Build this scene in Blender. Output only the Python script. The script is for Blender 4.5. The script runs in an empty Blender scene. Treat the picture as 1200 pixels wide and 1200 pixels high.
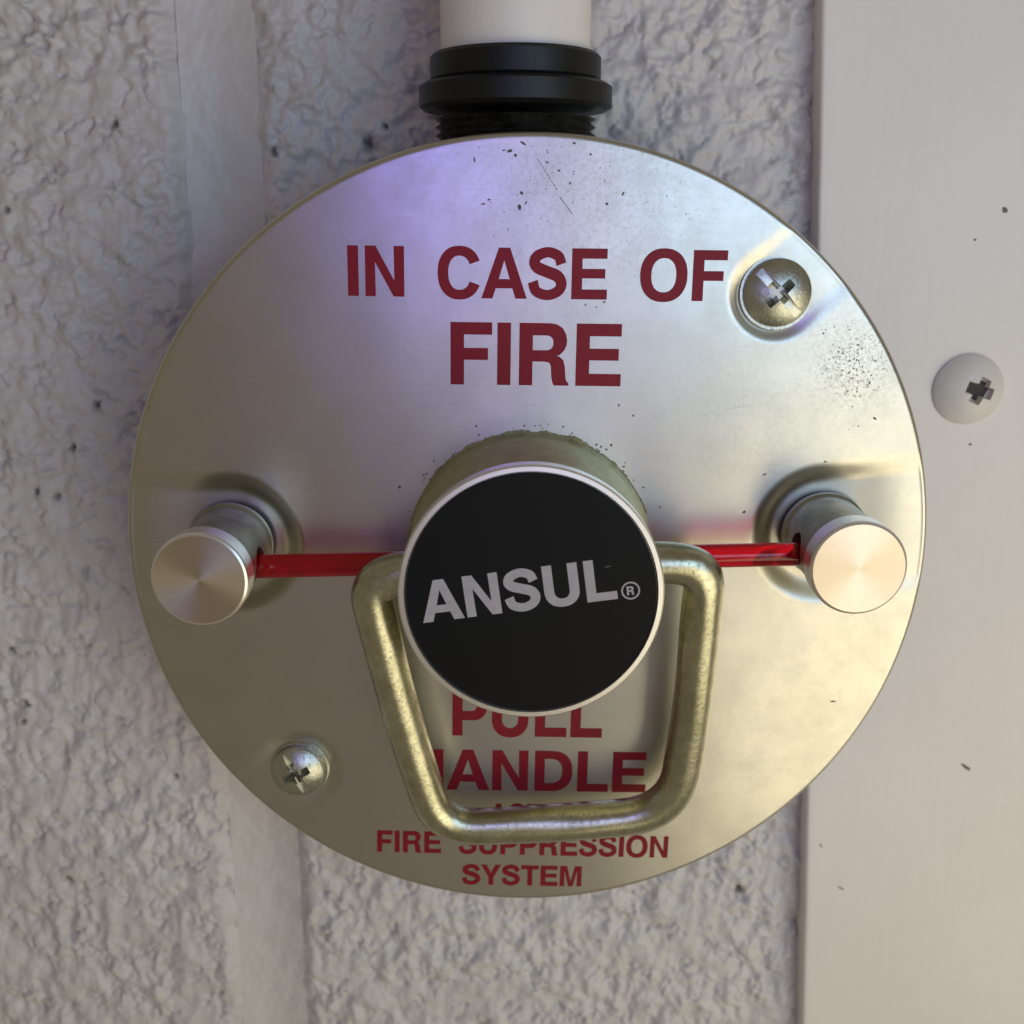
import bpy, bmesh, math, random
import numpy as np
from mathutils import Vector, Matrix

S = 0.001                      # everything below is written in millimetres
R = math.radians
scene = bpy.context.scene
COL = scene.collection

# ------------------------------------------------------------------ camera
CAM = Vector((-2.287, -153.125, 47.983))
TILT = 0.265113
FPX = 1250.0
cam_d = bpy.data.cameras.new("camera")
cam_d.sensor_fit = 'HORIZONTAL'
cam_d.sensor_width = 36.0
cam_d.lens = 36.0 * FPX / 1200.0
cam_d.clip_start = 0.002
cam_d.clip_end = 50.0
cam_d.dof.use_dof = True
cam_d.dof.focus_distance = 0.152
cam_d.dof.aperture_fstop = 24.0
cam = bpy.data.objects.new("camera", cam_d)
cam.location = CAM * S
cam.rotation_euler = (math.pi / 2 - TILT, 0, 0)
COL.objects.link(cam)
scene.camera = cam

# ------------------------------------------------------------------ light
world = bpy.data.worlds.new("World")
scene.world = world
world.use_nodes = True
bg = world.node_tree.nodes["Background"]
bg.inputs[0].default_value = (0.94, 0.79, 0.55, 1)
bg.inputs[1].default_value = 0.178

def area(name, loc, target, sx, sy, col, radiance, shape='RECTANGLE'):
    d = bpy.data.lights.new(name, 'AREA')
    d.shape = shape
    d.size = sx * S
    d.size_y = sy * S
    d.color = col
    a = sx * sy * S * S * (math.pi / 4 if shape == 'ELLIPSE' else 1)
    d.energy = radiance * a * math.pi
    o = bpy.data.objects.new(name, d)
    o.location = Vector(loc) * S
    o.rotation_euler = (Vector(target) - Vector(loc)).to_track_quat('-Z', 'Y').to_euler()
    COL.objects.link(o)
    return o

area("cool_window_light", (158, -300, 78), (20, 0, 20), 236, 150, (0.46, 0.69, 1.0), 2.5)
area("warm_lamp_light", (265, -290, -155), (20, 0, 0), 390, 300, (1.0, 0.90, 0.64), 1.8)
area("lavender_glow_light", (12, -300, 30), (0, 0, 10), 80, 150, (0.66, 0.63, 1.0), 0.95)
area("violet_lamp_light", (-34, -300, 84), (0, 0, 20), 50, 46, (0.24, 0.20, 1.0), 7.5, 'ELLIPSE')  # small unseen violet lamp that gives the plate its violet spot

scene.view_settings.view_transform = 'Standard'
scene.view_settings.look = 'None'
scene.view_settings.gamma = 1.0
scene.view_settings.exposure = 0.16
scene.render.engine = 'CYCLES'
scene.render.resolution_x = 1024
scene.render.resolution_y = 1024

# ------------------------------------------------------------------ helpers
CT, ST = math.cos(TILT), math.sin(TILT)

def at(px, py, y):
    """point of the plane at depth y (mm, wall-ward positive) that the photograph shows at px, py"""
    dx, du = (px - 600.0) / FPX, (600.0 - py) / FPX
    d = Vector((dx, CT + du * ST, -ST + du * CT))
    k = (y - CAM.y) / d.y
    return CAM + d * k

def link(name, me, mat=None, parent=None):
    o = bpy.data.objects.new(name, me)
    COL.objects.link(o)
    if mat is not None:
        if len(me.materials) == 0:
            me.materials.append(mat)
        else:
            me.materials[0] = mat
    if parent is not None:
        o.parent = parent
    return o

def tag(o, label=None, cat=None, group=None, kind=None):
    if label: o["label"] = label
    if cat: o["category"] = cat
    if group: o["group"] = group
    if kind: o["kind"] = kind
    return o

def empty(name, loc=(0, 0, 0)):
    o = bpy.data.objects.new(name, None)
    o.location = Vector(loc) * S
    o.empty_display_size = 0.01
    COL.objects.link(o)
    return o

def mesh(name, verts, faces, smooth=False):
    me = bpy.data.meshes.new(name)
    v = np.asarray(verts, dtype=np.float64) * S
    me.from_pydata(v.tolist(), [], faces)
    if smooth:
        me.polygons.foreach_set("use_smooth", [True] * len(me.polygons))
    me.update()
    return me

def autosmooth(me, ang=35):
    bm = bmesh.new(); bm.from_mesh(me)
    bmesh.ops.recalc_face_normals(bm, faces=bm.faces)
    for e in bm.edges:
        e.smooth = not (len(e.link_faces) == 2 and e.calc_face_angle(0) > R(ang))
    for f in bm.faces: f.smooth = True
    bm.to_mesh(me); bm.free()
    return me

def grid_mesh(name, X, Y, Z, flip=False, wrap=False):
    n, m = X.shape
    v = np.stack([X, Y, Z], -1).reshape(-1, 3) * S
    i = np.arange(n * m).reshape(n, m)
    if wrap:
        a, b = i[:-1, :], np.roll(i, -1, 1)[:-1, :]
        c, d = np.roll(i, -1, 1)[1:, :], i[1:, :]
    else:
        a, b, c, d = i[:-1, :-1], i[:-1, 1:], i[1:, 1:], i[1:, :-1]
    q = np.stack([a, b, c, d], -1).reshape(-1, 4)
    if flip: q = q[:, ::-1]
    me = bpy.data.meshes.new(name)
    me.vertices.add(len(v)); me.vertices.foreach_set("co", v.ravel())
    me.loops.add(q.size); me.loops.foreach_set("vertex_index", q.ravel().astype(np.int32))
    me.polygons.add(len(q))
    me.polygons.foreach_set("loop_start", np.arange(0, q.size, 4, dtype=np.int32))
    me.polygons.foreach_set("loop_total", np.full(len(q), 4, dtype=np.int32))
    me.update(calc_edges=True)
    me.polygons.foreach_set("use_smooth", [True] * len(q))
    me.validate()
    return me

def lathe(name, prof, seg=96, ang=35, axis=None):
    """prof: list of (radius, height) ; height points towards the camera (-Y). closed with fans where r==0"""
    v, f = [], []
    rings = []
    for r, h in prof:
        if r < 1e-6:
            rings.append([len(v)]); v.append((0, -h, 0))
        else:
            rings.append(list(range(len(v), len(v) + seg)))
            for k in range(seg):
                a = 2 * math.pi * k / seg
                v.append((r * math.cos(a), -h, r * math.sin(a)))
    for a, b in zip(rings[:-1], rings[1:]):
        if len(a) == 1 and len(b) == 1: continue
        for k in range(seg):
            k2 = (k + 1) % seg
            if len(a) == 1: f.append((a[0], b[k2], b[k]))
            elif len(b) == 1: f.append((a[k], a[k2], b[0]))
            else: f.append((a[k], a[k2], b[k2], b[k]))
    me = mesh(name, v, f)
    return autosmooth(me, ang)

def tube(name, pts, rad, seg=24, caps=True, jit=None):
    pts = [Vector(p) for p in pts]
    v, f = [], []
    n = len(pts)
    t0 = (pts[1] - pts[0]).normalized()
    ref = Vector((0, 1, 0)) if abs(t0.y) < 0.9 else Vector((1, 0, 0))
    u = t0.cross(ref).normalized()
    for i, p in enumerate(pts):
        t = (pts[min(i + 1, n - 1)] - pts[max(i - 1, 0)]).normalized()
        u = (u - t * u.dot(t)).normalized()
        w = t.cross(u)
        for k in range(seg):
            a = 2 * math.pi * k / seg
            rr = rad * (1 + (jit(i, a) if jit else 0))
            v.append(p + u * (rr * math.cos(a)) + w * (rr * math.sin(a)))
    for i in range(n - 1):
        for k in range(seg):
            k2 = (k + 1) % seg
            f.append((i * seg + k, i * seg + k2, (i + 1) * seg + k2, (i + 1) * seg + k))
    if caps:
        f.append(tuple(range(seg - 1, -1, -1)))
        f.append(tuple(range((n - 1) * seg, n * seg)))
    me = mesh(name, [tuple(q) for q in v], f)
    return autosmooth(me, 50)

def box_bm(bm, c, sx, sy, sz, rot=0.0, taper=1.0):
    """box centred at c; rot about Y ; far (+Y) end scaled by taper"""
    vs = []
    M = Matrix.Rotation(rot, 3, 'Y')
    for dy in (-1, 1):
        k = 1.0 if dy < 0 else taper
        for dx, dz in ((-1, -1), (1, -1), (1, 1), (-1, 1)):
            p = M @ Vector((dx * sx / 2 * k, dy * sy / 2, dz * sz / 2 * k))
            vs.append(bm.verts.new((Vector(c) + p) * S))
    for q in ((0, 1, 2, 3), (7, 6, 5, 4), (0, 4, 5, 1), (1, 5, 6, 2), (2, 6, 7, 3), (3, 7, 4, 0)):
        bm.faces.new([vs[i] for i in q])

def boolean(me, cutters, ang=35):
    """cut bmesh-built meshes out of me"""
    base = bpy.data.objects.new("tmp", me); COL.objects.link(base)
    tmp = []
    for c in cutters:
        o = bpy.data.objects.new("tmpc", c); COL.objects.link(o); tmp.append(o)
        m = base.modifiers.new("b", 'BOOLEAN'); m.object = o; m.operation = 'DIFFERENCE'; m.solver = 'EXACT'
    dg = bpy.context.evaluated_depsgraph_get(); dg.update()
    res = bpy.data.meshes.new_from_object(base.evaluated_get(dg))
    res.name = me.name
    for o in tmp + [base]: bpy.data.objects.remove(o)
    return autosmooth(res, ang)

# vectorised gradient noise -------------------------------------------------
rng = np.random.default_rng(7)
PERM = rng.permutation(256)
GA = rng.uniform(0, 2 * np.pi, 256)
GX, GY = np.cos(GA), np.sin(GA)
def pn(x, y, seed=0):
    xi, yi = np.floor(x).astype(int), np.floor(y).astype(int)
    fx, fy = x - xi, y - yi
    u = fx * fx * fx * (fx * (fx * 6 - 15) + 10)
    v = fy * fy * fy * (fy * (fy * 6 - 15) + 10)
    def g(ix, iy, dx, dy):
        h = PERM[(PERM[(ix + seed * 31) & 255] + iy) & 255]
        return GX[h] * dx + GY[h] * dy
    a = g(xi, yi, fx, fy); b = g(xi + 1, yi, fx - 1, fy)
    c = g(xi, yi + 1, fx, fy - 1); d = g(xi + 1, yi + 1, fx - 1, fy - 1)
    return (a * (1 - u) + b * u) * (1 - v) + (c * (1 - u) + d * u) * v * 1.0

def smooth(a, b, x):
    t = np.clip((x - a) / (b - a), 0, 1)
    return t * t * (3 - 2 * t)

# ------------------------------------------------------------------ materials
class NT:
    def __init__(s, name):
        s.m = bpy.data.materials.new(name); s.m.use_nodes = True
        s.t = s.m.node_tree; s.n = s.t.nodes; s.l = s.t.links
        s.b = s.n["Principled BSDF"]
    def node(s, typ, **kw):
        n = s.n.new(typ)
        for k, v in kw.items(): setattr(n, k, v)
        return n
    def set(s, **kw):
        for k, v in kw.items():
            s.b.inputs[k.replace('_', ' ')].default_value = v
    def coords(s, scale=(1, 1, 1)):
        tc = s.node("ShaderNodeTexCoord"); mp = s.node("ShaderNodeMapping")
        s.l.new(tc.outputs["Object"], mp.inputs[0])
        mp.inputs["Scale"].default_value = [k * 1000 for k in scale]     # -> millimetres
        return mp.outputs[0]
    def noise(s, vec, scale, detail=4, rough=0.55):
        n = s.node("ShaderNodeTexNoise"); n.inputs["Scale"].default_value = scale
        n.inputs["Detail"].default_value = detail; n.inputs["Roughness"].default_value = rough
        s.l.new(vec, n.inputs["Vector"]); return n.outputs["Fac"]
    def ramp(s, fac, stops):
        r = s.node("ShaderNodeValToRGB")
        e = r.color_ramp.elements
        while len(e) < len(stops): e.new(0.5)
        for i, (p, c) in enumerate(stops):
            e[i].position = p; e[i].color = (c, c, c, 1) if isinstance(c, (int, float)) else tuple(c) + (1,)
        s.l.new(fac, r.inputs[0]); return r.outputs[0]
    def math(s, op, a, b=None):
        n = s.node("ShaderNodeMath", operation=op)
        for i, x in enumerate((a, b)):
            if x is None: continue
            if isinstance(x, (int, float)): n.inputs[i].default_value = x
            else: s.l.new(x, n.inputs[i])
        return n.outputs[0]
    def mix(s, fac, a, b):
        n = s.node("ShaderNodeMix", data_type='RGBA')
        for i, x in ((0, fac), (6, a), (7, b)):
            if isinstance(x, (int, float)): n.inputs[i].default_value = x
            elif isinstance(x, tuple): n.inputs[i].default_value = x + (1,) if len(x) == 3 else x
            else: s.l.new(x, n.inputs[i])
        return n.outputs[2]
    def bump(s, h, strength, dist):
        n = s.node("ShaderNodeBump"); n.inputs["Strength"].default_value = strength
        n.inputs["Distance"].default_value = dist * S
        s.l.new(h, n.inputs["Height"]); s.l.new(n.outputs[0], s.b.inputs["Normal"])
        return n
    def to(s, out, name): s.l.new(out, s.b.inputs[name])
    def ball(s, c, r0, r1):
        """1 inside r0 mm of c, 0 beyond r1"""
        tc = s.node("ShaderNodeTexCoord")
        d = s.node("ShaderNodeVectorMath", operation='DISTANCE')
        s.l.new(tc.outputs["Object"], d.inputs[0]); d.inputs[1].default_value = Vector(c) * S
        mr = s.node("ShaderNodeMapRange"); mr.interpolation_type = 'SMOOTHSTEP'
        s.l.new(d.outputs["Value"], mr.inputs[0])
        mr.inputs[1].default_value = r0 * S; mr.inputs[2].default_value = r1 * S
        mr.inputs[3].default_value = 1; mr.inputs[4].default_value = 0
        return mr.outputs[0]

def m_plate():
    t = NT("brushed_zinc_plate")
    t.set(Metallic=1.0, Anisotropic=0.5)
    v = t.coords()
    brush = t.noise(t.coords((0.03, 1, 2.4)), 3.0, 5, 0.7)
    cloud = t.noise(v, 0.05, 4, 0.6)
    fine = t.noise(v, 1.4, 6, 0.75)
    col = t.mix(t.ramp(cloud, [(0.3, 0.0), (0.7, 1.0)]), (0.60, 0.585, 0.515), (0.66, 0.635, 0.575))
    col = t.mix(t.math('MULTIPLY', brush, 0.35), col, (0.52, 0.50, 0.45))
    # grime clouds: round the upper right recess, along the top and over the knob
    reg = t.ball(tuple(at(1002, 428, 0)), 2, 12)
    reg2 = t.math('MULTIPLY', t.ball(tuple(at(690, 215, 0)), 4, 22), 0.55)
    reg3 = t.math('MULTIPLY', t.ball(tuple(at(860, 470, 0)), 4, 16), 0.35)
    regs = t.math('MAXIMUM', reg, t.math('MAXIMUM', reg2, reg3))
    sp = t.noise(v, 2.3, 3, 0.8)
    spots = t.ramp(t.math('ADD', sp, t.math('MULTIPLY', regs, 0.16)), [(0.70, 0.0), (0.765, 1.0)])
    spots = t.math('MULTIPLY', spots, regs)
    smear = t.math('MULTIPLY', t.ramp(fine, [(0.46, 0.0), (0.75, 0.7)]), t.math('ADD', regs, 0.16))
    col = t.mix(smear, col, (0.30, 0.29, 0.24))
    col = t.mix(t.math("MULTIPLY", spots, 0.75), col, (0.13, 0.12, 0.10))
    blot = t.ramp(t.noise(v, 0.16, 7, 0.72), [(0.42, 0.0), (0.72, 1.0)])
    col = t.mix(t.math('MULTIPLY', blot, 0.30), col, (0.40, 0.385, 0.32))
    hair = t.ramp(t.noise(t.coords((0.05, 1, 5.5)), 1.0, 3, 0.8), [(0.60, 0.0), (0.70, 1.0)])
    col = t.mix(t.math('MULTIPLY', hair, 0.30), col, (0.34, 0.32, 0.28))
    t.to(col, "Base Color")
    r = t.math('ADD', t.math('MULTIPLY', fine, 0.10), 0.225)
    r = t.math('ADD', r, t.math('MULTIPLY', blot, 0.05))
    r = t.math('ADD', r, t.math('MULTIPLY', brush, 0.06))
    r = t.math('ADD', r, t.math('MULTIPLY', spots, 0.3))
    t.to(r, "Roughness")
    c = t.node("ShaderNodeCombineXYZ"); c.inputs[2].default_value = 1
    t.to(c.outputs[0], "Tangent")
    t.bump(brush, 0.5, 0.016)
    return t.m

def m_turned(name, col, rough, aniso=0.75):
    """lathe-faced metal: grooves run round the face centre"""
    t = NT(name); t.set(Metallic=1.0, Anisotropic=aniso, Roughness=rough)
    tc = t.node("ShaderNodeTexCoord"); s = t.node("ShaderNodeSeparateXYZ"); c = t.node("ShaderNodeCombineXYZ")
    t.l.new(tc.outputs["Object"], s.inputs[0])
    t.l.new(s.outputs[0], c.inputs[0]); t.l.new(s.outputs[2], c.inputs[2])
    t.to(c.outputs[0], "Tangent")
    n = t.noise(t.coords(), 0.8, 4)
    t.to(t.mix(t.ramp(n, [(0.35, 0.0), (0.7, 1.0)]), col, tuple(k * 0.95 for k in col)), "Base Color")
    return t.m

def m_zinc(name, light, dark, grime, rough=0.38, amount=0.5, metallic=1.0, bs=0.5):
    t = NT(name); v = t.coords()
    n1 = t.noise(v, 0.35, 6, 0.7); n2 = t.noise(v, 1.6, 5, 0.8)
    col = t.mix(t.ramp(n1, [(0.35, 0.0), (0.68, 1.0)]), light, dark)
    g = t.ramp(n2, [(0.62 - 0.2 * amount, 0.0), (0.74, 1.0)])
    col = t.mix(g, col, grime)
    t.to(col, "Base Color")
    t.to(t.math('ADD', t.math('MULTIPLY', n2, 0.25), rough - 0.1), "Roughness")
    t.to(t.math('MULTIPLY', t.math('SUBTRACT', 1.0, t.math('MULTIPLY', g, 0.85)), metallic), "Metallic")
    t.bump(n2, bs, 0.12)
    return t.m

def m_simple(name, col, rough=0.5, metallic=0.0, spec=0.5):
    t = NT(name); t.set(Roughness=rough, Metallic=metallic)
    t.b.inputs["Specular IOR Level"].default_value = spec
    n = t.noise(t.coords(), 0.9, 5, 0.7)
    t.to(t.mix(t.ramp(n, [(0.3, 0.0), (0.8, 1.0)]), tuple(col), tuple(c * 0.78 for c in col)), "Base Color")
    t.bump(n, 0.25, 0.03)
    return t.m

def m_red_print():
    t = NT("dark_red_print"); v = t.coords(); n = t.noise(v, 3.2, 5, 0.8)
    t.to(t.mix(t.ramp(n, [(0.45, 0.0), (0.8, 1.0)]), (0.205, 0.002, 0.012), (0.26, 0.012, 0.022)), "Base Color")
    t.set(Roughness=0.5)
    t.b.inputs["Specular IOR Level"].default_value = 0.3
    return t.m

def m_red_glass():
    t = NT("red_glass")
    t.set(Base_Color=(0.72, 0.003, 0.020, 1), Roughness=0.06, IOR=1.47)
    t.b.inputs["Transmission Weight"].default_value = 0.8
    n = t.noise(t.coords((0.05, 1, 1)), 1.2, 3)
    t.to(t.math('ADD', t.math('MULTIPLY', n, 0.08), 0.02), "Roughness")
    return t.m

def m_paint(name, c1, c2, scale=0.05, bump=0.4, bscale=1.6, bd=0.08, grain=False, pits=False):
    t = NT(name); v = t.coords()
    a = t.noise(v, scale, 5, 0.6)
    col = t.mix(t.ramp(a, [(0.35, 0.0), (0.7, 1.0)]), c1, c2)
    if grain:
        g = t.noise(t.coords((1.2, 1, 0.03)), 1.0, 5, 0.7)
        col = t.mix(t.math('MULTIPLY', g, 0.28), col, tuple(k * 0.86 for k in c2))
        h = t.math('ADD', t.math('MULTIPLY', g, 0.8), t.math('MULTIPLY', t.noise(v, 0.7, 4), 0.5))
        d = t.noise(v, 0.35, 5, 0.8)
        col = t.mix(t.math('MULTIPLY', t.ramp(d, [(0.66, 0.0), (0.82, 1.0)]), 0.5), col, (0.30, 0.27, 0.23))
    else:
        h = t.noise(v, bscale, 6, 0.7)
    if pits:
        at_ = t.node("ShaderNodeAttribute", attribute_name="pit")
        cr = t.node("ShaderNodeAttribute", attribute_name="crease_tone")
        col = t.mix(t.math('MULTIPLY', cr.outputs["Fac"], 0.55), col, (0.36, 0.33, 0.31))
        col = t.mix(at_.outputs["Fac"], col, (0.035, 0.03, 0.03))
    t.to(col, "Base Color"); t.set(Roughness=0.40)
    t.bump(h, bump, bd)
    return t.m

M_PLATE = m_plate()
M_RED = m_red_print()
M_GLASS = m_red_glass()
M_CAP = m_turned("turned_aluminium_face", (0.70, 0.62, 0.54), 0.33)
M_RIM = m_turned("turned_aluminium_rim", (0.94, 0.92, 0.88), 0.34, 0.0)
M_POST = m_zinc("dull_zinc_post", (0.47, 0.46, 0.37), (0.30, 0.30, 0.24), (0.10, 0.10, 0.07), 0.36, 0.35)
M_HUB = m_zinc("olive_zinc_hub", (0.64, 0.62, 0.42), (0.52, 0.505, 0.32), (0.16, 0.15, 0.09), 0.42, 0.25)
M_WIRE = m_zinc("worn_zinc_wire", (0.62, 0.605, 0.46), (0.42, 0.41, 0.28), (0.07, 0.065, 0.04), 0.22, 0.40, bs=0.3)
M_SCREW = m_zinc("plated_screw_steel", (0.58, 0.59, 0.53), (0.42, 0.43, 0.37), (0.10, 0.10, 0.075), 0.24, 0.3)
M_BLACK = m_simple("black_label_vinyl", (0.006, 0.006, 0.006), 0.5, 0, 0.16)
M_LOGO = m_simple("grey_white_print", (0.42, 0.40, 0.41), 0.5)
M_DARK = m_simple("dark_pipe_iron", (0.020, 0.021, 0.020), 0.42, 0.6)
M_GRIME = m_zinc("olive_grime", (0.38, 0.37, 0.20), (0.24, 0.23, 0.12), (0.05, 0.05, 0.03), 0.8, 0.75, 0.0, 1.0)
M_THREAD = m_zinc("worn_thread_iron", (0.20, 0.20, 0.16), (0.05, 0.05, 0.045), (0.015, 0.015, 0.012), 0.35, 0.5)
M_SPECK = m_simple("grey_brown_speck", (0.13, 0.115, 0.11), 0.75, 0, 0.2)
M_BOX = m_simple("galvanised_box", (0.30, 0.30, 0.28), 0.45, 0.9)
M_BLOCK = m_paint("white_block_paint", (0.66, 0.635, 0.62), (0.60, 0.575, 0.56), 0.04, 0.7, 1.5, 0.16, pits=True)
M_JOINT = m_paint("white_joint_paint", (0.66, 0.635, 0.61), (0.60, 0.58, 0.56), 0.06, 0.25, 0.7, 0.08)
M_PANEL = m_paint("cream_board_paint", (0.83, 0.78, 0.735), (0.78, 0.73, 0.68), 0.03, 0.9, 1, 0.06, grain=True)

# ================================================================== THE WALL
YW = 29.0           # wall surface, millimetres behind the face of the cover plate
YP = 24.5           # face of the trim board

jl0, jl1 = at(212, 125, YW), at(276, 1075, YW)
jr0, jr1 = at(299, 125, YW), at(350, 1075, YW)
pe0, pe1 = at(961, 125, YP), at(943, 1075, YP)
def edge(a, b, z): return a.x + (b.x - a.x) * (z - a.z) / (b.z - a.z)

zs = np.concatenate([np.linspace(-260, -112, 22)[:-1], np.arange(-112, 100.1, 0.34), np.linspace(100, 260, 22)[1:]])

pit_px = [(8, 246, 3.6), (113, 475, 5.5), (85, 525, 4), (66, 583, 4), (42, 577, 3.4), (12, 762, 4.2), (30, 825, 4.5), (28, 846, 4),
          (80, 1032, 5), (432, 168, 6), (452, 148, 3.5), (320, 178, 4.5), (135, 146, 5), (205, 910, 3.6), (866, 1045, 6), (872, 246, 4)]
pits = [(at(x, y, YW), r / 6.6) for x, y, r in pit_px]

def lumps(X, Z):
    wx = X + 0.9 * pn(X / 6.0, Z / 6.0, 3); wz = Z + 0.9 * pn(X / 6.0 + 9, Z / 6.0 + 4, 4)
    big = pn(wx / 8.0, wz / 9.0, 1)
    area_ = smooth(-0.30, 0.25, pn(X / 14.0, Z / 14.0, 8))
    low = smooth(10, -40, Z)
    h = 0.50 * big
    amp, L = 0.80, 3.6
    for o in range(5):
        h += amp * pn(wx / L + 3.1 * o, wz / (L * (1.0 + 0.35 * low)) - 1.7 * o, 5 + o) * (0.55 + 0.65 * area_)
        L *= 0.57; amp *= 0.54
    rid = 1 - 2.0 * np.abs(pn(wx / 3.6, wz / 3.2, 2) + 0.25 * pn(wx / 1.2, wz / 1.2, 12))
    crease = smooth(0.70, 1.0, rid) * smooth(-0.02, 0.22, pn(X / 5.0, Z / 5.0, 13))
    h -= 0.42 * crease
    crease_tone = np.clip(crease * 1.1 - 0.25, 0, 1) * smooth(0.0, 0.3, -big + 0.10)  # darker colour along some of the creases
    return h, crease_tone

def block_grid(name, side):
    if side == 'l':
        u = np.concatenate([np.linspace(1.0, 0.285, 150), np.linspace(0.28, 0, 215)])     # 1 far left .. 0 at the joint
        far = -330.0
        U, Z = np.meshgrid(u, zs)
        E = edge(jl0, jl1, Z); X = E + (far - E) * U
        dist = E - X
    else:
        u = np.linspace(0, 1, 330)
        U, Z = np.meshgrid(u, zs)
        E0 = edge(jr0, jr1, Z); E1 = edge(pe0, pe1, Z) + 14
        X = E0 + (E1 - E0) * U
        dist = X - E0
    h, crease_tone = lumps(X, Z)
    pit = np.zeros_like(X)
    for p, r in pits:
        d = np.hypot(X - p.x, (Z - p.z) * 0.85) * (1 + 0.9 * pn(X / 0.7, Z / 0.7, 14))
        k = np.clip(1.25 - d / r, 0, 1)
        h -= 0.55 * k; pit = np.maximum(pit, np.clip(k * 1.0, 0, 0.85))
    wob = 1.3 * pn(Z / 6.0, X * 0 + (0.3 if side == 'l' else 4.7), 11) + 0.5 * pn(Z / 1.8, X * 0 + 2.2, 15)
    e = smooth(-0.6, 3.2, dist + wob)
    Y = YW - h * (0.25 + 0.75 * e) * 1.7 + (1 - e) * 2.0
    X = X - 0 * X
    me = grid_mesh(name, X, Y, Z, flip=False)
    for nm, arr in (("pit", pit), ("crease_tone", crease_tone)):
        a = me.attributes.new(nm, 'FLOAT', 'POINT')
        a.data.foreach_set("value", np.ascontiguousarray(arr.ravel(), dtype=np.float32))
    return me

wall = empty("wall", (0, YW, -110))
tag(wall, "rough white painted block wall behind the round cover plate", "wall")
def adopt(o, root):
    o.parent = root
    o.matrix_parent_inverse = Matrix.Translation(-root.location)
    return o
adopt(tag(link("block", block_grid("block", 'l'), M_BLOCK), "lumpy painted block left of the smooth vertical joint"), wall)
adopt(tag(link("block", block_grid("block", 'r'), M_BLOCK), "lumpy painted block behind the round plate"), wall)
u = np.linspace(0, 1, 46)
U, Z = np.meshgrid(u, zs)
XL, XR = edge(jl0, jl1, Z) - 0.35, edge(jr0, jr1, Z) + 0.35
X = XL + (XR - XL) * U
prof = 1.6 + 1.1 * np.sin(np.pi * U)
Y = YW + prof - 0.35 * pn(X / 9, Z / 13, 21) - 0.22 * pn(X / 3.0, Z / 4.0, 22) - 0.12 * pn(X / 1.1, Z / 1.5, 23)
adopt(tag(link("mortar_joint", grid_mesh("mortar_joint", X, Y, Z), M_JOINT), "smooth recessed vertical mortar joint"), wall)

# ------------------------------------------------------------------ trim board
board = empty("trim_board", (pe0.x + 60, YW, -110))
tag(board, "smooth cream painted board standing right of the round plate with one painted-over screw", "trim board")
def board_mesh():
    r0 = 0.7
    prof = [(-0.0, 8.0)] + [(r0 - r0 * math.cos(a), r0 - r0 * math.sin(a)) for a in np.linspace(0, math.pi / 2, 7)]
    uu = list(np.linspace(r0 + 0.8, 60, 40)) + [90, 140, 240]
    zz = np.concatenate([np.linspace(-260, -112, 6)[:-1], np.arange(-112, 101, 1.5), np.linspace(102, 260, 6)])
    cols = prof + [(x, 0.0) for x in uu]
    n, m = len(zz), len(cols)
    X = np.zeros((n, m)); Y = np.zeros((n, m)); Z = np.zeros((n, m))
    for i, z in enumerate(zz):
        e = edge(pe0, pe1, z) + 0.10 * float(pn(np.array([z / 9.0]), np.array([0.3]), 31)[0])
        for j, (dx, dy) in enumerate(cols):
            X[i, j] = e + dx; Y[i, j] = YP + dy; Z[i, j] = z
    Y -= 0.07 * pn(X / 14, Z / 30, 33)
    return grid_mesh("board", X, Y, Z)
adopt(link("board", board_mesh(), M_PANEL), board)
specks = []
def speck(px, py, y, lx, lz, rot, seed, n=9):
    c = at(px, py, y); rr = random.Random(seed)
    M = Matrix.Rotation(-rot, 3, 'Y')
    ring = []
    for k in range(n):
        a = 2 * math.pi * k / n; q = rr.uniform(0.65, 1.2)
        ring.append(c + M @ Vector((lx / 2 * q * math.cos(a), 0, lz / 2 * q * math.sin(a))))
    return ring, c
def speck_mesh(name, items, thick=0.06):
    v, f = [], []
    for ring, c in items:
        b = len(v)
        v += [(p.x, p.y, p.z) for p in ring] + [(p.x + (c.x - p.x) * .3, p.y - thick, p.z + (c.z - p.z) * .3) for p in ring]
        n = len(ring)
        f.append(tuple(range(b + n, b + 2 * n)))
        for k in range(n):
            k2 = (k + 1) % n
            f.append((b + k, b + k2, b + n + k2, b + n + k))
    me = mesh(name, v, f)
    return me
for i, (x, y, a, b, rt) in enumerate([(1132, 899, 2.1, 0.8, -0.6), (1178, 246, 0.9, 1.1, 0.3), (986, 1041, 1.5, 0.4, -0.5), (1143, 281, 0.5, 0.4, 0), (1137, 521, 0.7, 0.4, 0), (962, 991, 0.3, 1.4, 0.5)]):
    adopt(link("chip", speck_mesh("chip", [speck(x, y, YP - 0.05, a, b, rt, 40 + i)]), m_simple("chipped_spot_brown", (0.20, 0.17, 0.14), 0.8)), board)

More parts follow.
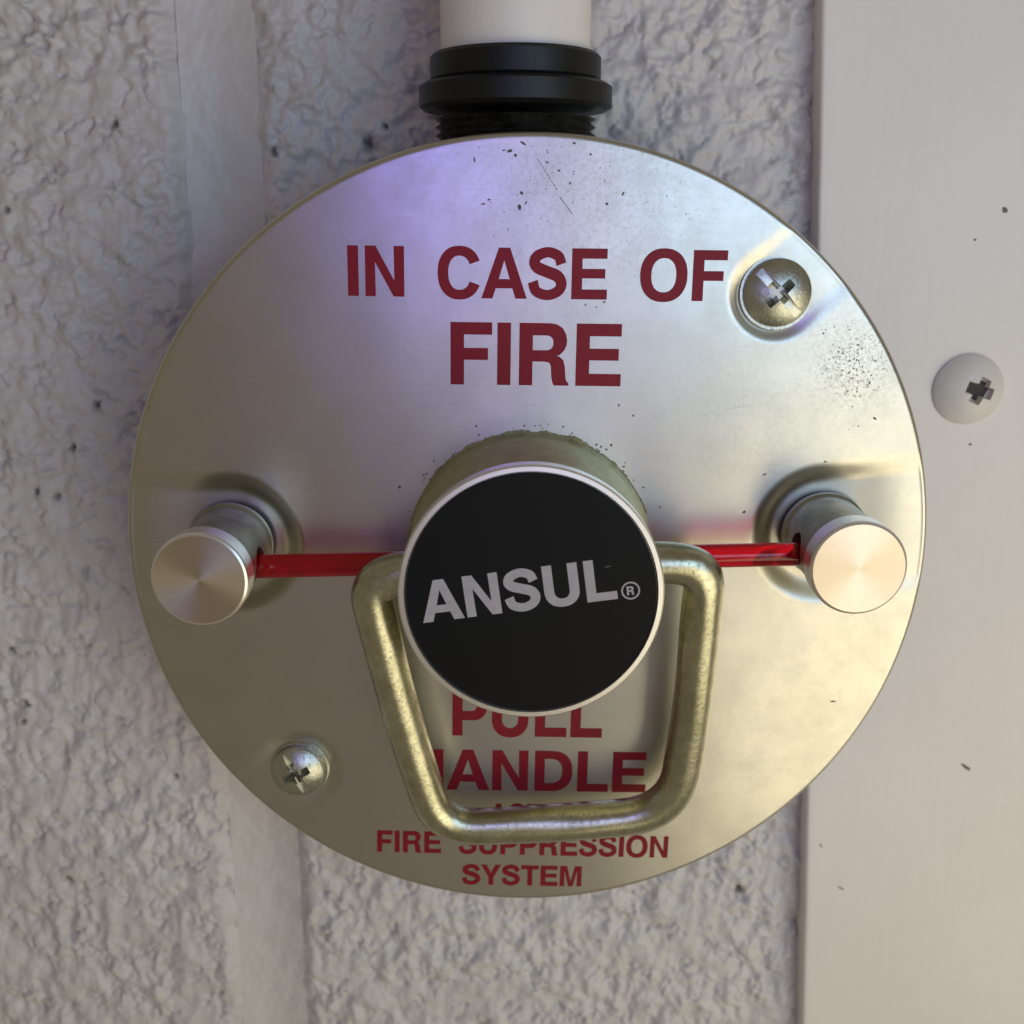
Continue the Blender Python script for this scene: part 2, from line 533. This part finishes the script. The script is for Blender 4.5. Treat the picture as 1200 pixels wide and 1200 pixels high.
# painted-over screw of the board
def dome_prof(r, hmax, base=0.0, n=14):
    rs = (r * r + hmax * hmax) / (2 * hmax)
    out = [(0, base - 1.0), (r, base - 1.0), (r, base)]
    for k in range(1, n):
        rr = r * math.cos(math.pi / 2 * k / n)
        out.append((rr, base + math.sqrt(max(rs * rs - rr * rr, 0)) - (rs - hmax)))
    out.append((0, base + hmax))
    return out
def bm_mesh(build):
    bm = bmesh.new(); build(bm); bmesh.ops.recalc_face_normals(bm, faces=bm.faces)
    me = bpy.data.meshes.new("cut"); bm.to_mesh(me); bm.free(); return me
pc = at(1134, 456, YP)
dq = dome_prof(5.6, 2.3, 0.8)[2:]
me = lathe("screw", [(0, -1.0), (5.9, -1.0), (5.9, 0.45)] + dq, 72)
def cut(bm):
    box_bm(bm, (1.0, -2.8, 0.1), 5.6, 3.4, 2.3, R(18), 0.72)
def cut2(bm):
    box_bm(bm, (1.0, -2.8, 0.1), 2.3, 3.4, 5.2, R(26), 0.72)
me = boolean(me, [bm_mesh(cut), bm_mesh(cut2)])
ps = link("screw", me, m_paint("painted_screw_cream", (0.76, 0.72, 0.66), (0.68, 0.64, 0.58), 0.2, 0.4, 1.0, 0.15))
ps.location = pc * S
adopt(tag(ps, "painted-over domed screw head with a square recess"), board)
adopt(link("recess_floor", (lambda m: m)(mesh("recess_floor", [(pc.x + 1.0 + 1.5 * dx + 0.8 * dz, pc.y - 1.16, pc.z + 0.1 + 1.5 * dz - 0.8 * dx) for dx, dz in ((-1, -1), (1, -1), (1, 1), (-1, 1))], [(0, 1, 2, 3)])), m_simple("recess_floor_brown", (0.07, 0.06, 0.055), 0.9)), board)  # dark brown sheet across the bottom of the screw recess

# ================================================================== THE PULL STATION
station = empty("fire_pull_station", (0, 0, 0))
tag(station, "round brushed metal fire pull station with a black knob, wire handle and red glass rod", "fire alarm pull")
ROT = R(1.6)      # the plate sits turned a little clockwise

post_l = at(270, 638, 0); post_r = at(966, 626, 0)
HP = 16.6
scr_ur = at(911, 343, 0); scr_ll = at(349, 903, 0)

def capsule(X, Z, c, d, r, L):
    """signed distance to a stadium that starts at c and runs L along unit d"""
    px, pz = X - c.x, Z - c.z
    t = np.clip(px * d[0] + pz * d[1], 0, L)
    return np.hypot(px - t * d[0], pz - t * d[1]) - r

def plate_height(X, Z):
    h = np.zeros_like(X)
    for c, d, r, dep, w in ((post_l, (-1, 0.02), 9.6, 1.5, 1.9), (post_r, (1, 0.12), 9.4, 1.5, 1.9),
                            (scr_ur, (0.76, 0.65), 6.0, 1.1, 1.3), (scr_ll, (-0.68, -0.73), 6.0, 0.9, 1.5)):
        n = math.hypot(*d); d = (d[0] / n, d[1] / n)
        s = capsule(X, Z, c, d, r, 40)
        rr = np.hypot(X, Z)
        fade = 1 - smooth(43, 58, rr) * 0.8
        h -= dep * (1 - smooth(-w, w * 0.9, s)) * fade
    h += 0.10 * pn(X / 26, Z / 22, 41) + 0.03 * pn(X / 9, Z / 9, 42)
    return h

def plate_mesh():
    nt = 900
    r_in = np.linspace(0.5, 59.1, 252)
    th = np.linspace(0, 2 * np.pi, nt, endpoint=False)
    rows = []
    for r in r_in:
        X, Z = r * np.cos(th), r * np.sin(th)
        hh = plate_height(X, Z)
        rows.append((X, -hh, Z))
    hX, hZ = 59.1 * np.cos(th), 59.1 * np.sin(th)
    h_end = plate_height(hX, hZ)
    for a in np.linspace(0.15, math.pi / 2, 8):
        r = 59.1 + 0.9 * math.sin(a); drop = 0.9 * (1 - math.cos(a))
        k = math.sin(a)
        rows.append((r * np.cos(th), -(h_end * (1 - k)) + drop, r * np.sin(th)))
    rows.append((60 * np.cos(th), np.full(nt, 4.5), 60 * np.sin(th)))
    rows.append((58.8 * np.cos(th), np.full(nt, 4.5), 58.8 * np.sin(th)))
    rows.append((58.6 * np.cos(th), np.full(nt, 2.6), 58.6 * np.sin(th)))
    rows.append((20 * np.cos(th), np.full(nt, 2.6), 20 * np.sin(th)))
    X = np.stack([r[0] for r in rows]); Y = np.stack([r[1] for r in rows]); Z = np.stack([r[2] for r in rows])
    return grid_mesh("cover_plate", X, Y, Z, wrap=True, flip=True)
plate = link("cover_plate", plate_mesh(), M_PLATE, station)

def hplate(x, z):
    return float(plate_height(np.array([x]), np.array([z]))[0])

# back box between plate and wall
bx = lathe("back_box", [(0, -2.7), (50, -2.7), (50, -28.6), (0, -28.6)], 8, 20)
link("back_box", bx, M_BOX, station)

# ---- lettering -----------------------------------------------------------
def arc(cx, cy, rx, ry, a0, a1, n=18, e=2.25):
    out = []
    for k in range(n + 1):
        a = R(a0 + (a1 - a0) * k / n); c, s = math.cos(a), math.sin(a)
        out.append((cx + rx * math.copysign(abs(c) ** (2 / e), c), cy + ry * math.copysign(abs(s) ** (2 / e), s)))
    return out
def stroke(pts, w, sub=10):
    """outline of a centreline (Catmull-Rom) with half widths w"""
    P = [pts[0]] + list(pts) + [pts[-1]]; W = [w[0]] + list(w) + [w[-1]]
    c, ww = [], []
    for i in range(1, len(P) - 2):
        for k in range(sub):
            t = k / sub
            f = lambda a, b, c_, d: 0.5 * (2 * b + (c_ - a) * t + (2 * a - 5 * b + 4 * c_ - d) * t * t + (3 * b - a - 3 * c_ + d) * t ** 3)
            c.append((f(*[q[0] for q in P[i - 1:i + 3]]), f(*[q[1] for q in P[i - 1:i + 3]])))
            ww.append(W[i] * (1 - t) + W[i + 1] * t)
    c.append(pts[-1]); ww.append(w[-1])
    L, Rr = [], []
    for i in range(len(c)):
        a, b = c[max(i - 1, 0)], c[min(i + 1, len(c) - 1)]
        dx, dy = b[0] - a[0], b[1] - a[1]; n = math.hypot(dx, dy) or 1
        L.append((c[i][0] - dy / n * ww[i], c[i][1] + dx / n * ww[i])); Rr.append((c[i][0] + dy / n * ww[i], c[i][1] - dx / n * ww[i]))
    return L + Rr[::-1]
H = 720
G = {
 'I': (280, [[(64, 0), (216, 0), (216, H), (64, H)]]),
 'L': (600, [[(70, 0), (575, 0), (575, 128), (222, 128), (222, H), (70, H)]]),
 'F': (600, [[(70, 0), (222, 0), (222, 295), (520, 295), (520, 420), (222, 420), (222, 592), (570, 592), (570, H), (70, H)]]),
 'E': (655, [[(70, 0), (620, 0), (620, 130), (222, 130), (222, 305), (585, 305), (585, 428), (222, 428), (222, 590), (612, 590), (612, H), (70, H)]]),
 'T': (610, [[(230, 0), (382, 0), (382, 590), (592, 590), (592, H), (20, H), (20, 590), (230, 590)]]),
 'H': (722, [[(70, 0), (222, 0), (222, 300), (500, 300), (500, 0), (652, 0), (652, H), (500, H), (500, 430), (222, 430), (222, H), (70, H)]]),
 'N': (722, [[(68, 0), (212, 0), (212, 500), (498, 0), (654, 0), (654, H), (510, H), (510, 218), (222, H), (68, H)]]),
 'M': (835, [[(66, 0), (208, 0), (208, 565), (346, 0), (488, 0), (626, 565), (626, 0), (768, 0), (768, H), (548, H), (417, 160), (286, H), (66, H)]]),
 'Y': (670, [[(258, 0), (410, 0), (410, 275), (652, H), (484, H), (335, 415), (186, H), (14, H), (258, 275)]]),
 'A': (722, [[(10, 0), (170, 0), (222, 150), (494, 150), (544, 0), (710, 0), (446, H), (280, H)], [(262, 268), (456, 268), (360, 555)]]),
 'O': (778, [arc(389, 360, 350, 380, 0, 360, 64)[:-1], arc(389, 360, 196, 254, 0, 360, 64)[:-1]]),
 'U': (722, [[(68, H), (68, 262)] + arc(361, 262, 293, 280, 180, 360, 28)[1:-1] + [(654, 262), (654, H), (502, H), (502, 262)] + arc(361, 262, 141, 150, 360, 180, 24)[1:-1] + [(220, 262), (220, H)]]),
 'C': (735, [arc(375, 360, 338, 380, 26, 334, 52) + arc(375, 360, 186, 254, 331, 29, 44)]),
 'D': (730, [[(70, 0), (340, 0)] + arc(340, 360, 345, 360, -90, 90, 34, 2.35)[1:-1] + [(340, H), (70, H)], [(222, 130), (320, 130)] + arc(320, 360, 212, 230, -90, 90, 28, 2.35)[1:-1] + [(320, 590), (222, 590)]]),
 'P': (665, [[(70, 0), (222, 0), (222, 238), (400, 238)] + arc(400, 479, 228, 241, -90, 90, 24, 2.3)[1:-1] + [(400, H), (70, H)], [(222, 364), (370, 364)] + arc(370, 478, 108, 114, -90, 90, 18, 2.3)[1:-1] + [(370, 592), (222, 592)]]),
 'R': (720, [[(70, 0), (222, 0), (222, 284), (375, 284), (440, 272), (466, 226), (474, 100), (488, 30), (504, 0), (674, 0), (674, 20), (648, 44), (636, 84), (626, 210), (606, 290), (560, 330), (520, 345), (560, 362), (612, 412), (640, 470), (646, 526), (632, 600), (590, 668), (520, 708), (440, H), (70, H)],
             [(222, 402), (390, 402)] + arc(390, 497, 102, 95, -90, 90, 18, 2.3)[1:-1] + [(390, 592), (222, 592)]]),
 'S': (668, [stroke([(548, 505), (500, 614), (340, 668), (180, 618), (126, 528), (180, 446), (335, 385), (495, 322), (556, 212), (498, 104), (335, 50), (160, 104), (106, 236)], [72, 70, 66, 72, 76, 80, 78, 80, 76, 70, 66, 70, 74])]),
}
def fatten(c, d, hole):
    """move a contour outward (holes inward) by d"""
    q = [c[0]]
    for p in c[1:]:
        if math.hypot(p[0] - q[-1][0], p[1] - q[-1][1]) > 1.5: q.append(p)
    if math.hypot(q[0][0] - q[-1][0], q[0][1] - q[-1][1]) < 1.5: q.pop()
    n = len(q)
    ar = sum(q[i][0] * q[(i + 1) % n][1] - q[(i + 1) % n][0] * q[i][1] for i in range(n))
    sg = (1 if ar > 0 else -1) * (-1 if hole else 1)
    out = []
    for i in range(n):
        a, p, b = q[i - 1], q[i], q[(i + 1) % n]
        u = ((p[0] - a[0]), (p[1] - a[1])); w = ((b[0] - p[0]), (b[1] - p[1]))
        lu, lw = math.hypot(*u), math.hypot(*w)
        nu, nw = (u[1] / lu, -u[0] / lu), (w[1] / lw, -w[0] / lw)
        m = (nu[0] + nw[0], nu[1] + nw[1]); k = max(1 + nu[0] * nw[0] + nu[1] * nw[1], 0.5)
        out.append((p[0] + sg * d * m[0] / k, p[1] + sg * d * m[1] / k))
    return out
G = {k: (w, [fatten(c, 8, i > 0) for i, c in enumerate(cs)]) for k, (w, cs) in G.items()}
def text_mesh(name, word, p0, p1, up, thick, y_of=None):
    """word laid from p0 to p1 along the baseline, cap height vector up, raised by thick towards the camera"""
    x = 0; gl = []
    for ch in word:
        if ch == ' ': x += 300; continue
        w, cs = G[ch]
        gl.append((x, cs)); x += w - 14
    xs = [q[0] + gx for gx, cs in gl for c in cs for q in c]
    x0, x1 = min(xs), max(xs)
    cu = bpy.data.curves.new("tmp", 'CURVE'); cu.dimensions = '2D'; cu.fill_mode = 'BOTH'
    for gx, cs in gl:
        for c in cs:
            sp = cu.splines.new('POLY'); sp.points.add(len(c) - 1); sp.use_cyclic_u = True
            for i, q in enumerate(c): sp.points[i].co = ((q[0] + gx - x0) / H, q[1] / H, 0, 1)
    o = bpy.data.objects.new("tmp", cu); COL.objects.link(o)
    dg = bpy.context.evaluated_depsgraph_get(); dg.update()
    src = bpy.data.meshes.new_from_object(o.evaluated_get(dg))
    bpy.data.objects.remove(o)
    bm = bmesh.new(); bm.from_mesh(src); bpy.data.meshes.remove(src)
    bmesh.ops.remove_doubles(bm, verts=bm.verts, dist=1e-6)
    ext = bmesh.ops.extrude_face_region(bm, geom=bm.faces[:])
    top = [g for g in ext["geom"] if isinstance(g, bmesh.types.BMVert)]
    ts = set(top)
    ex = p1 - p0
    for v in bm.verts:
        q = p0 + ex * (v.co.x * H / (x1 - x0)) + up * v.co.y
        yy = (y_of(q) if y_of else q.y) - (thick if v in ts else -0.02)
        v.co = Vector((q.x, yy, q.z)) * S
    bmesh.ops.recalc_face_normals(bm, faces=bm.faces)
    me = bpy.data.meshes.new(name); bm.to_mesh(me); bm.free()
    return me

def plate_word(word, x0, yb0, x1, yb1, ytop0):
    """baseline from px (x0,yb0) to (x1,yb1) and top of the first letter at ytop0"""
    a, b = at(x0, yb0, 0), at(x1, yb1, 0)
    t = at(x0, ytop0, 0)
    e = (b - a).normalized(); up = Vector((-e.z, 0, e.x)) * ((t - a).length)
    return text_mesh("lettering", word, a, b, up, 0.035, lambda q: -hplate(q.x, q.z))
plate_words = [
 ("IN", 408, 346, 474, 347, 288), ("CASE", 513, 348.5, 711, 350.5, 290), ("OF", 749, 351.5, 850, 352.5, 293),
 ("FIRE", 528, 449.5, 727, 452, 378),
 ("PULL", 530, 861, 705, 864, 806), ("HANDLE", 478, 924, 756, 928, 878),
 ("ACTS", 573, 965.5, 654, 966.5, 942),
 ("FIRE", 442, 997.5, 517, 999.5, 973), ("SUPPRESSION", 537, 1000, 782, 1005, 975.5), ("SYSTEM", 541, 1036, 681, 1038.5, 1013)]
for w in plate_words:
    o = link("lettering", plate_word(*w), M_RED); o.parent = plate
    o["label"] = "dark red printed word %s" % w[0]

# ---- small marks on the plate ---------------------------------------------
rr = random.Random(5)
items = []
def mark(px, py, a, b, rot, s):
    p = at(px, py, 0)
    ring, c = speck(px, py, -hplate(p.x, p.z) + 0.01, a, b, rot, s, 7); items.append((ring, c))
for i, (x, y, a, b, rt) in enumerate([(597, 177, .9, .5, .3), (604, 182, .6, .5, 1), (590, 176, .5, .3, 0), (613, 168, 1.2, .45, -.6), (611, 226, .7, .6, 0), (609, 243, .6, .9, .3),
        (616, 238, .8, .25, .9), (573, 234, .7, .35, .2), (566, 239, .9, .25, .1), (641, 190, .7, .3, -.4), (730, 227, .8, .3, 1), (711, 239, .6, .4, -.5), (692, 181, .5, .4, 0),
        (673, 168, .6, .4, 0), (708, 354, .6, .3, .1), (699, 360, .3, .3, 0), (686, 357, .35, .35, 0), (655, 200, .5, .3, 0), (556, 187, .3, .9, .2), (668, 215, .5, .25, .8),
        (976, 822, 1.0, .3, .1), (742, 487, .4, .4, 0), (660, 500, .4, .4, 0), (468, 571, .5, .5, 0), (872, 600, .6, .5, .6), (896, 556, .7, .3, .3), (1025, 490, .8, .4, -.5),
        (725, 475, .4, .4, 0), (773, 594, .5, .4, .4), (967, 541, .6, .3, .2)]):
    mark(x, y, a, b, rt, i)
for i in range(70):
    a = rr.gauss(0, 1); b = rr.gauss(0, 1)
    x, y = 1000 + 22 * a + 8 * b, 425 + 30 * b
    if math.hypot(x - 618, (y - 604) * 1.03) > 440: continue
    mark(x, y, rr.uniform(.14, .45), rr.uniform(.12, .3), rr.uniform(0, 3), 100 + i)
for i in range(60):
    x, y = rr.uniform(560, 820), rr.uniform(165, 290)
    mark(x, y, rr.uniform(.12, .35), rr.uniform(.1, .25), rr.uniform(0, 3), 300 + i)
for k in range(16):
    x0, y0, an, ln = rr.uniform(330, 1000), rr.uniform(200, 960), rr.choice([rr.gauss(0.05, 0.15), rr.uniform(-1.4, 1.4)]), rr.uniform(12, 48)
    if math.hypot(x0 - 618, (y0 - 620)) > 370 or (410 < x0 < 860 and y0 > 480): continue
    n = int(ln / 5)
    for q in range(n):
        mark(x0 + 5 * q * math.cos(an), y0 - 5 * q * math.sin(an), 0.66, 0.055, an, 700 + q)
for x0, y0, x1, y1 in ((631, 188, 652, 221), (657, 232, 670, 250)):
    for k in range(9):
        t = k / 8
        mark(x0 + (x1 - x0) * t, y0 + (y1 - y0) * t, 0.62, 0.13, math.atan2(-(y1 - y0), x1 - x0), 500 + k)
for i in range(60):
    a = math.radians(rr.gauss(90, 45)); q = 18.5 + abs(rr.gauss(0, 0.8))
    x, z = 0.25 + q * math.cos(a), q * math.sin(a)
    c = Vector((x, -hplate(x, z) + 0.01, z)); sz = rr.uniform(.06, .24)
    items.append(([c + Vector((sz * math.cos(t) * rr.uniform(.6, 1.3), 0, sz * math.sin(t) * rr.uniform(.6, 1.3))) for t in [k * 2 * math.pi / 7 for k in range(7)]], c))
o = link("dirt_specks", speck_mesh("dirt_specks", items, 0.03), M_SPECK); o.parent = plate; o["kind"] = "stuff"

# ---- cover screws ----------------------------------------------------------
def cover_screw(c, r, slot_rot, cross_rot, label, depth=-0.1):
    dp = dome_prof(r - 0.15, 1.45, 0.85)[2:]
    me = lathe("screw", [(0, -1.0), (r, -1.0), (r, 0.65)] + dp, 72)
    def c1(bm): box_bm(bm, (0, -2.2, 0), 2 * r + 2, 2.2, 1.25, slot_rot)
    def c2(bm): box_bm(bm, (0, -1.4, 0), 6.0, 3.4, 1.7, cross_rot, 0.3)
    def c3(bm): box_bm(bm, (0, -1.4, 0), 6.0, 3.4, 1.7, cross_rot + math.pi / 2, 0.3)
    me = boolean(me, [bm_mesh(c1), bm_mesh(c2), bm_mesh(c3)])
    y = -hplate(c.x, c.z)
    s = link("screw", me, M_SCREW, station)
    s.location = Vector((c.x, y - 0.1, c.z)) * S
    tag(s, label)
    w = link("washer_lip", lathe("washer_lip", [(r + 0.05, -0.4), (r + 0.05, 0.10), (r + 0.45, 0.10), (r + 0.8, -0.4)], 64), M_SCREW)
    w.parent = s
    return s
cover_screw(scr_ur, 4.75, R(46), R(46), "zinc screw in the upper right recess, slot running down to the right")
cover_screw(scr_ll, 4.2, R(66), R(66), "zinc screw in the lower left recess, slot nearly upright")

# ---- glass rod posts ---------------------------------------------------------
ROD_H = 6.9
def rod_pt(px, py): return at(px, py, -ROD_H)
ra, rb = rod_pt(290, 664), rod_pt(940, 649)
rdir = (rb - ra).normalized()
def make_post(c, tipd, label, side):
    y0 = -hplate(c.x, c.z)
    top = HP
    r = 6.05
    prof = [(0, -0.4), (r + .35, -0.4), (r + .35, 0.5), (r, 0.9), (r, top - 4.0), (r - 0.5, top - 3.9), (r - 0.5, top - 3.6), (0, top - 3.6)]
    me = lathe("post", prof, 96, 30)
    zr = (ra + rdir * ((c.x - ra.x) / rdir.x)).z - c.z
    hole = tube("hole", [(-9 * side, -(ROD_H - 0), zr + 0.55), (-1.5 * side, -(ROD_H - 0), zr + 0.55)], 2.45, 24)
    me = boolean(me, [hole], 30)
    p = link("post", me, M_POST, station)
    p.location = Vector((c.x, 0, c.z)) * S
    tag(p, label)
    rc = 6.6
    cap = lathe("cap", [(0, top - 3.6), (rc - .25, top - 3.6), (rc, top - 3.4), (rc, top - 0.45), (rc - 0.12, top - 0.2), (rc - 0.4, top), (rc * 0.5, top + .0), (0, top)], 128, 25)
    cap.materials.append(M_CAP); cap.materials.append(M_RIM)
    for f in cap.polygons:
        if abs(f.normal.y) < 0.97: f.material_index = 1
    q = link("cap", cap, M_CAP); q.parent = p
    return p
# the posts lean outward slightly because of where their tips show
make_post(post_l, None, "left post with a turned flat cap, holding the rod's left end", -1)
make_post(post_r, None, "right post with a turned flat cap, holding the rod's right end", 1)

# rod, resting in both posts and running behind the knob's cap
e0 = ra - rdir * 2.6; e1 = rb + rdir * 4.2
rod = link("glass_rod", tube("glass_rod", [tuple(e0 + (e1 - e0) * (k / 10)) for k in range(11)], 1.72, 40), M_GLASS, station)
tag(rod, "red glass rod between the two posts")

# ---- hub / knob ----------------------------------------------------------------
HK = 19.3
kc = Vector((0.25, 0, 0.15))
knob = empty("pull_knob", kc); knob.parent = station
tag(knob, "round pull knob with a black lettered face")
hub = lathe("knob_body", [(0, -0.2), (18.3, -0.2), (18.3, 0.6), (17.9, 1.4), (17.5, HK - 3.2), (17.2, HK - 2.6), (16, HK - 2.6), (0, HK - 2.6)], 160, 30)
zr = (ra + rdir * ((kc.x - ra.x) / rdir.x)).z - kc.z
hole = tube("hole", [(-40, -ROD_H, zr), (40, -ROD_H, zr)], 2.3, 24)
hub = boolean(hub, [hole], 30)
link("knob_body", hub, M_HUB, knob)
RK = 17.75
link("rim", lathe("rim", [(15, HK - 2.6), (RK - .3, HK - 2.6), (RK, HK - 2.2), (RK, HK - 0.3), (RK - 0.22, HK), (RK - 0.82, HK + 0.02), (RK - 1.0, HK - 0.35), (15, HK - 0.4)], 200, 20), M_RIM, knob)
link("label_disc", lathe("label_disc", [(0, HK - 1.0), (RK - 1.02, HK - 1.0), (RK - 1.02, HK - 0.25), (RK - 1.15, HK - 0.18), (0, HK - 0.18)], 160, 20), M_BLACK, knob)
yk = -(HK - 0.18)
def knob_text(name, word, x0, y0, x1, y1, xt, yt, mat=M_LOGO):
    a, b, t = at(x0, y0, yk), at(x1, y1, yk), at(xt, yt, yk)
    e = (b - a).normalized(); n = Vector((-e.z, 0, e.x))
    up = n * abs((t - a).dot(n))
    me = text_mesh(name, word, a - kc, b - kc, up, 0.05)
    o = link(name, me, mat); o.parent = knob; return o
tag(knob_text("lettering", "ANSUL", 496, 729.5, 724, 701, 522, 678.5), "grey white printed name ANSUL")
rc_ = at(739, 692, yk)
def ring_mesh(c, r0, r1, y, th, n=40):
    v, f = [], []
    for r, yy in ((r0, y + .02), (r0, y - th), (r1, y - th), (r1, y + .02)):
        for k in range(n):
            a = 2 * math.pi * k / n; v.append((c.x - kc.x + r * math.cos(a), yy, c.z - kc.z + r * math.sin(a)))
    for j in range(3):
        for k in range(n):
            k2 = (k + 1) % n; f.append((j * n + k, j * n + k2, (j + 1) * n + k2, (j + 1) * n + k))
    return mesh("registered_mark_ring", v, f)
o = link("registered_mark_ring", ring_mesh(rc_, 1.03, 1.25, yk, 0.05), M_LOGO); o.parent = knob
tag(knob_text("registered_mark", "R", 735, 697.5, 743.5, 696.5, 734.3, 687.5), "small letter R inside a ring")

nk = at(712, 664, yk - 0.03) - kc
nick = link("nick", speck_mesh("nick", [([nk + Vector((0.5 * math.cos(t), 0, 0.09 * math.sin(t) + 0.1 * math.cos(t))) for t in [k * math.pi / 4 for k in range(8)]], nk)], 0.03), M_SPECK); nick.parent = knob
# caked grime round the foot of the knob
def grime_ring():
    n, m = 900, 14
    a = np.linspace(0, 2 * np.pi, n, endpoint=False)[:, None]; b = np.linspace(0, np.pi, m)[None, :]
    ii = a / (2 * np.pi) * n
    q = 0.75 + 0.9 * pn(ii / 41.0, b * 0 + 2.5, 51) + 0.6 * pn(ii / 13.0, b * 0 + 7.5, 52) + 0.35 * pn(ii / 4.0, b * 0.9, 53)
    q = np.maximum(q, 0.12)
    amp = 0.22 + 0.85 * (0.5 + 0.5 * np.sin(a)) ** 2
    w = 0.3 + 0.75 * amp * q; hg = 0.1 + 0.4 * amp * q
    r = 17.75 + w * 0.5 * (1 + np.cos(b)) + 0.05 * pn(ii / 2.2, b * 3.0, 54)
    h = hg * np.sin(b) * (0.8 + 0.5 * pn(ii / 3.0, b * 2.5, 55)) + hg * 1.6 * np.clip(b / np.pi - 0.6, 0, 1) - 0.05
    X = kc.x + r * np.cos(a); Z = kc.z + r * np.sin(a)
    return grid_mesh("grime", X.T, -h.T, Z.T, wrap=True)
tag(link("grime", grime_ring(), M_GRIME, station), "olive grime caked round the foot of the knob")

# ---- wire handle ------------------------------------------------------------------
def corner_path(pts, rad):
    pts = [Vector(p) for p in pts]; out = [pts[0]]
    for i in range(1, len(pts) - 1):
        p, a, b = pts[i], pts[i - 1], pts[i + 1]
        r = rad[i] if isinstance(rad, (list, tuple)) else rad
        u, w = (a - p).normalized(), (b - p).normalized()
        r = min(r, (a - p).length * 0.49, (b - p).length * 0.49)
        A, B = p + u * r, p + w * r
        for k in range(13):
            t = k / 12; out.append(A * (1 - t) ** 2 + p * 2 * t * (1 - t) + B * t * t)
    out.append(pts[-1])
    res = [out[0]]
    for q in out[1:]:
        d = (q - res[-1]).length
        n = max(1, int(d / 1.2))
        for k in range(1, n + 1): 
            if k == n: nxt = q
            else: nxt = res[-1] + (q - res[-1]) * (1.0 / (n - k + 1))
            if (nxt - res[-1]).length > 0.12: res.append(nxt)
    return res
h_top, h_bot = -14.2, -6.8
hm = h_top * .45 + h_bot * .55
hp = [at(700, 672, h_top), at(765, 657, h_top), at(827, 664, h_top), at(812, 825, hm), at(790, 953, h_bot), at(640, 966, h_bot),
      at(513, 969, h_bot), at(469, 835, hm), at(431, 686, h_top), at(478, 666, h_top), at(540, 676, h_top)]
hr = [0, 4, 7, 20, 8.5, 12, 6.5, 20, 6.5, 4, 0]
path = corner_path(hp, hr)
jn = random.Random(3)
ph = [(jn.uniform(0, 6), jn.uniform(0.1, 0.6), jn.choice([1, 2, 3])) for _ in range(5)]
def jit(i, a): return sum(0.010 * math.sin(p + i * q + k * a) for p, q, k in ph)
wire = link("pull_handle", tube("pull_handle", [tuple(p) for p in path], 2.85, 32, True, jit), M_WIRE, station)
tag(wire, "worn zinc wire handle hanging below the knob")

# ================================================================== PIPE FITTING
fit = empty("pipe_fitting", (0, 12, 62))
tag(fit, "dark threaded pipe fitting entering the top of the round plate", "pipe fitting")
fa, fb = at(486, 130, 0), at(723, 130, 0)
fcx = (fa.x + fb.x) / 2
def vlathe(name, prof, seg=64, ang=30, cx=0, cy=0):
    """prof of (radius, z)"""
    v, f = [], []
    for r, z in prof:
        for k in range(seg):
            a = 2 * math.pi * (k + .5) / seg; v.append((cx + r * math.cos(a), cy + r * math.sin(a), z))
    for j in range(len(prof) - 1):
        for k in range(seg):
            k2 = (k + 1) % seg; f.append((j * seg + k, j * seg + k2, (j + 1) * seg + k2, (j + 1) * seg + k))
    f.append(tuple(range(seg - 1, -1, -1))); f.append(tuple(range((len(prof) - 1) * seg, len(prof) * seg)))
    return autosmooth(mesh(name, v, f), ang)
zt = at(600, 150, 0).z      # about where the plate hides it
th = []
z = 46.0
while z < 62.6:
    th += [(11.0, z), (11.9, z + 0.5)]; z += 1.15
adopt(link("thread", vlathe("thread", th, 64, 20, fcx, 14.6), M_THREAD), fit)
adopt(link("locknut", vlathe("locknut", [(13.4, 63.8), (14.2, 64.3), (14.2, 67.0), (13.4, 67.5)], 64, 20, fcx, 14.6), M_DARK), fit)
adopt(link("coupling", vlathe("coupling", [(12.2, 67.55), (12.5, 68.0), (12.5, 71.0), (12.0, 71.5)], 64, 30, fcx, 14.6), M_DARK), fit)
adopt(tag(link("pipe", vlathe("pipe", [(10.9, 71.4), (10.9, 250)], 64, 30, fcx, 14.6), M_PANEL), "white painted pipe above the dark nut"), fit)
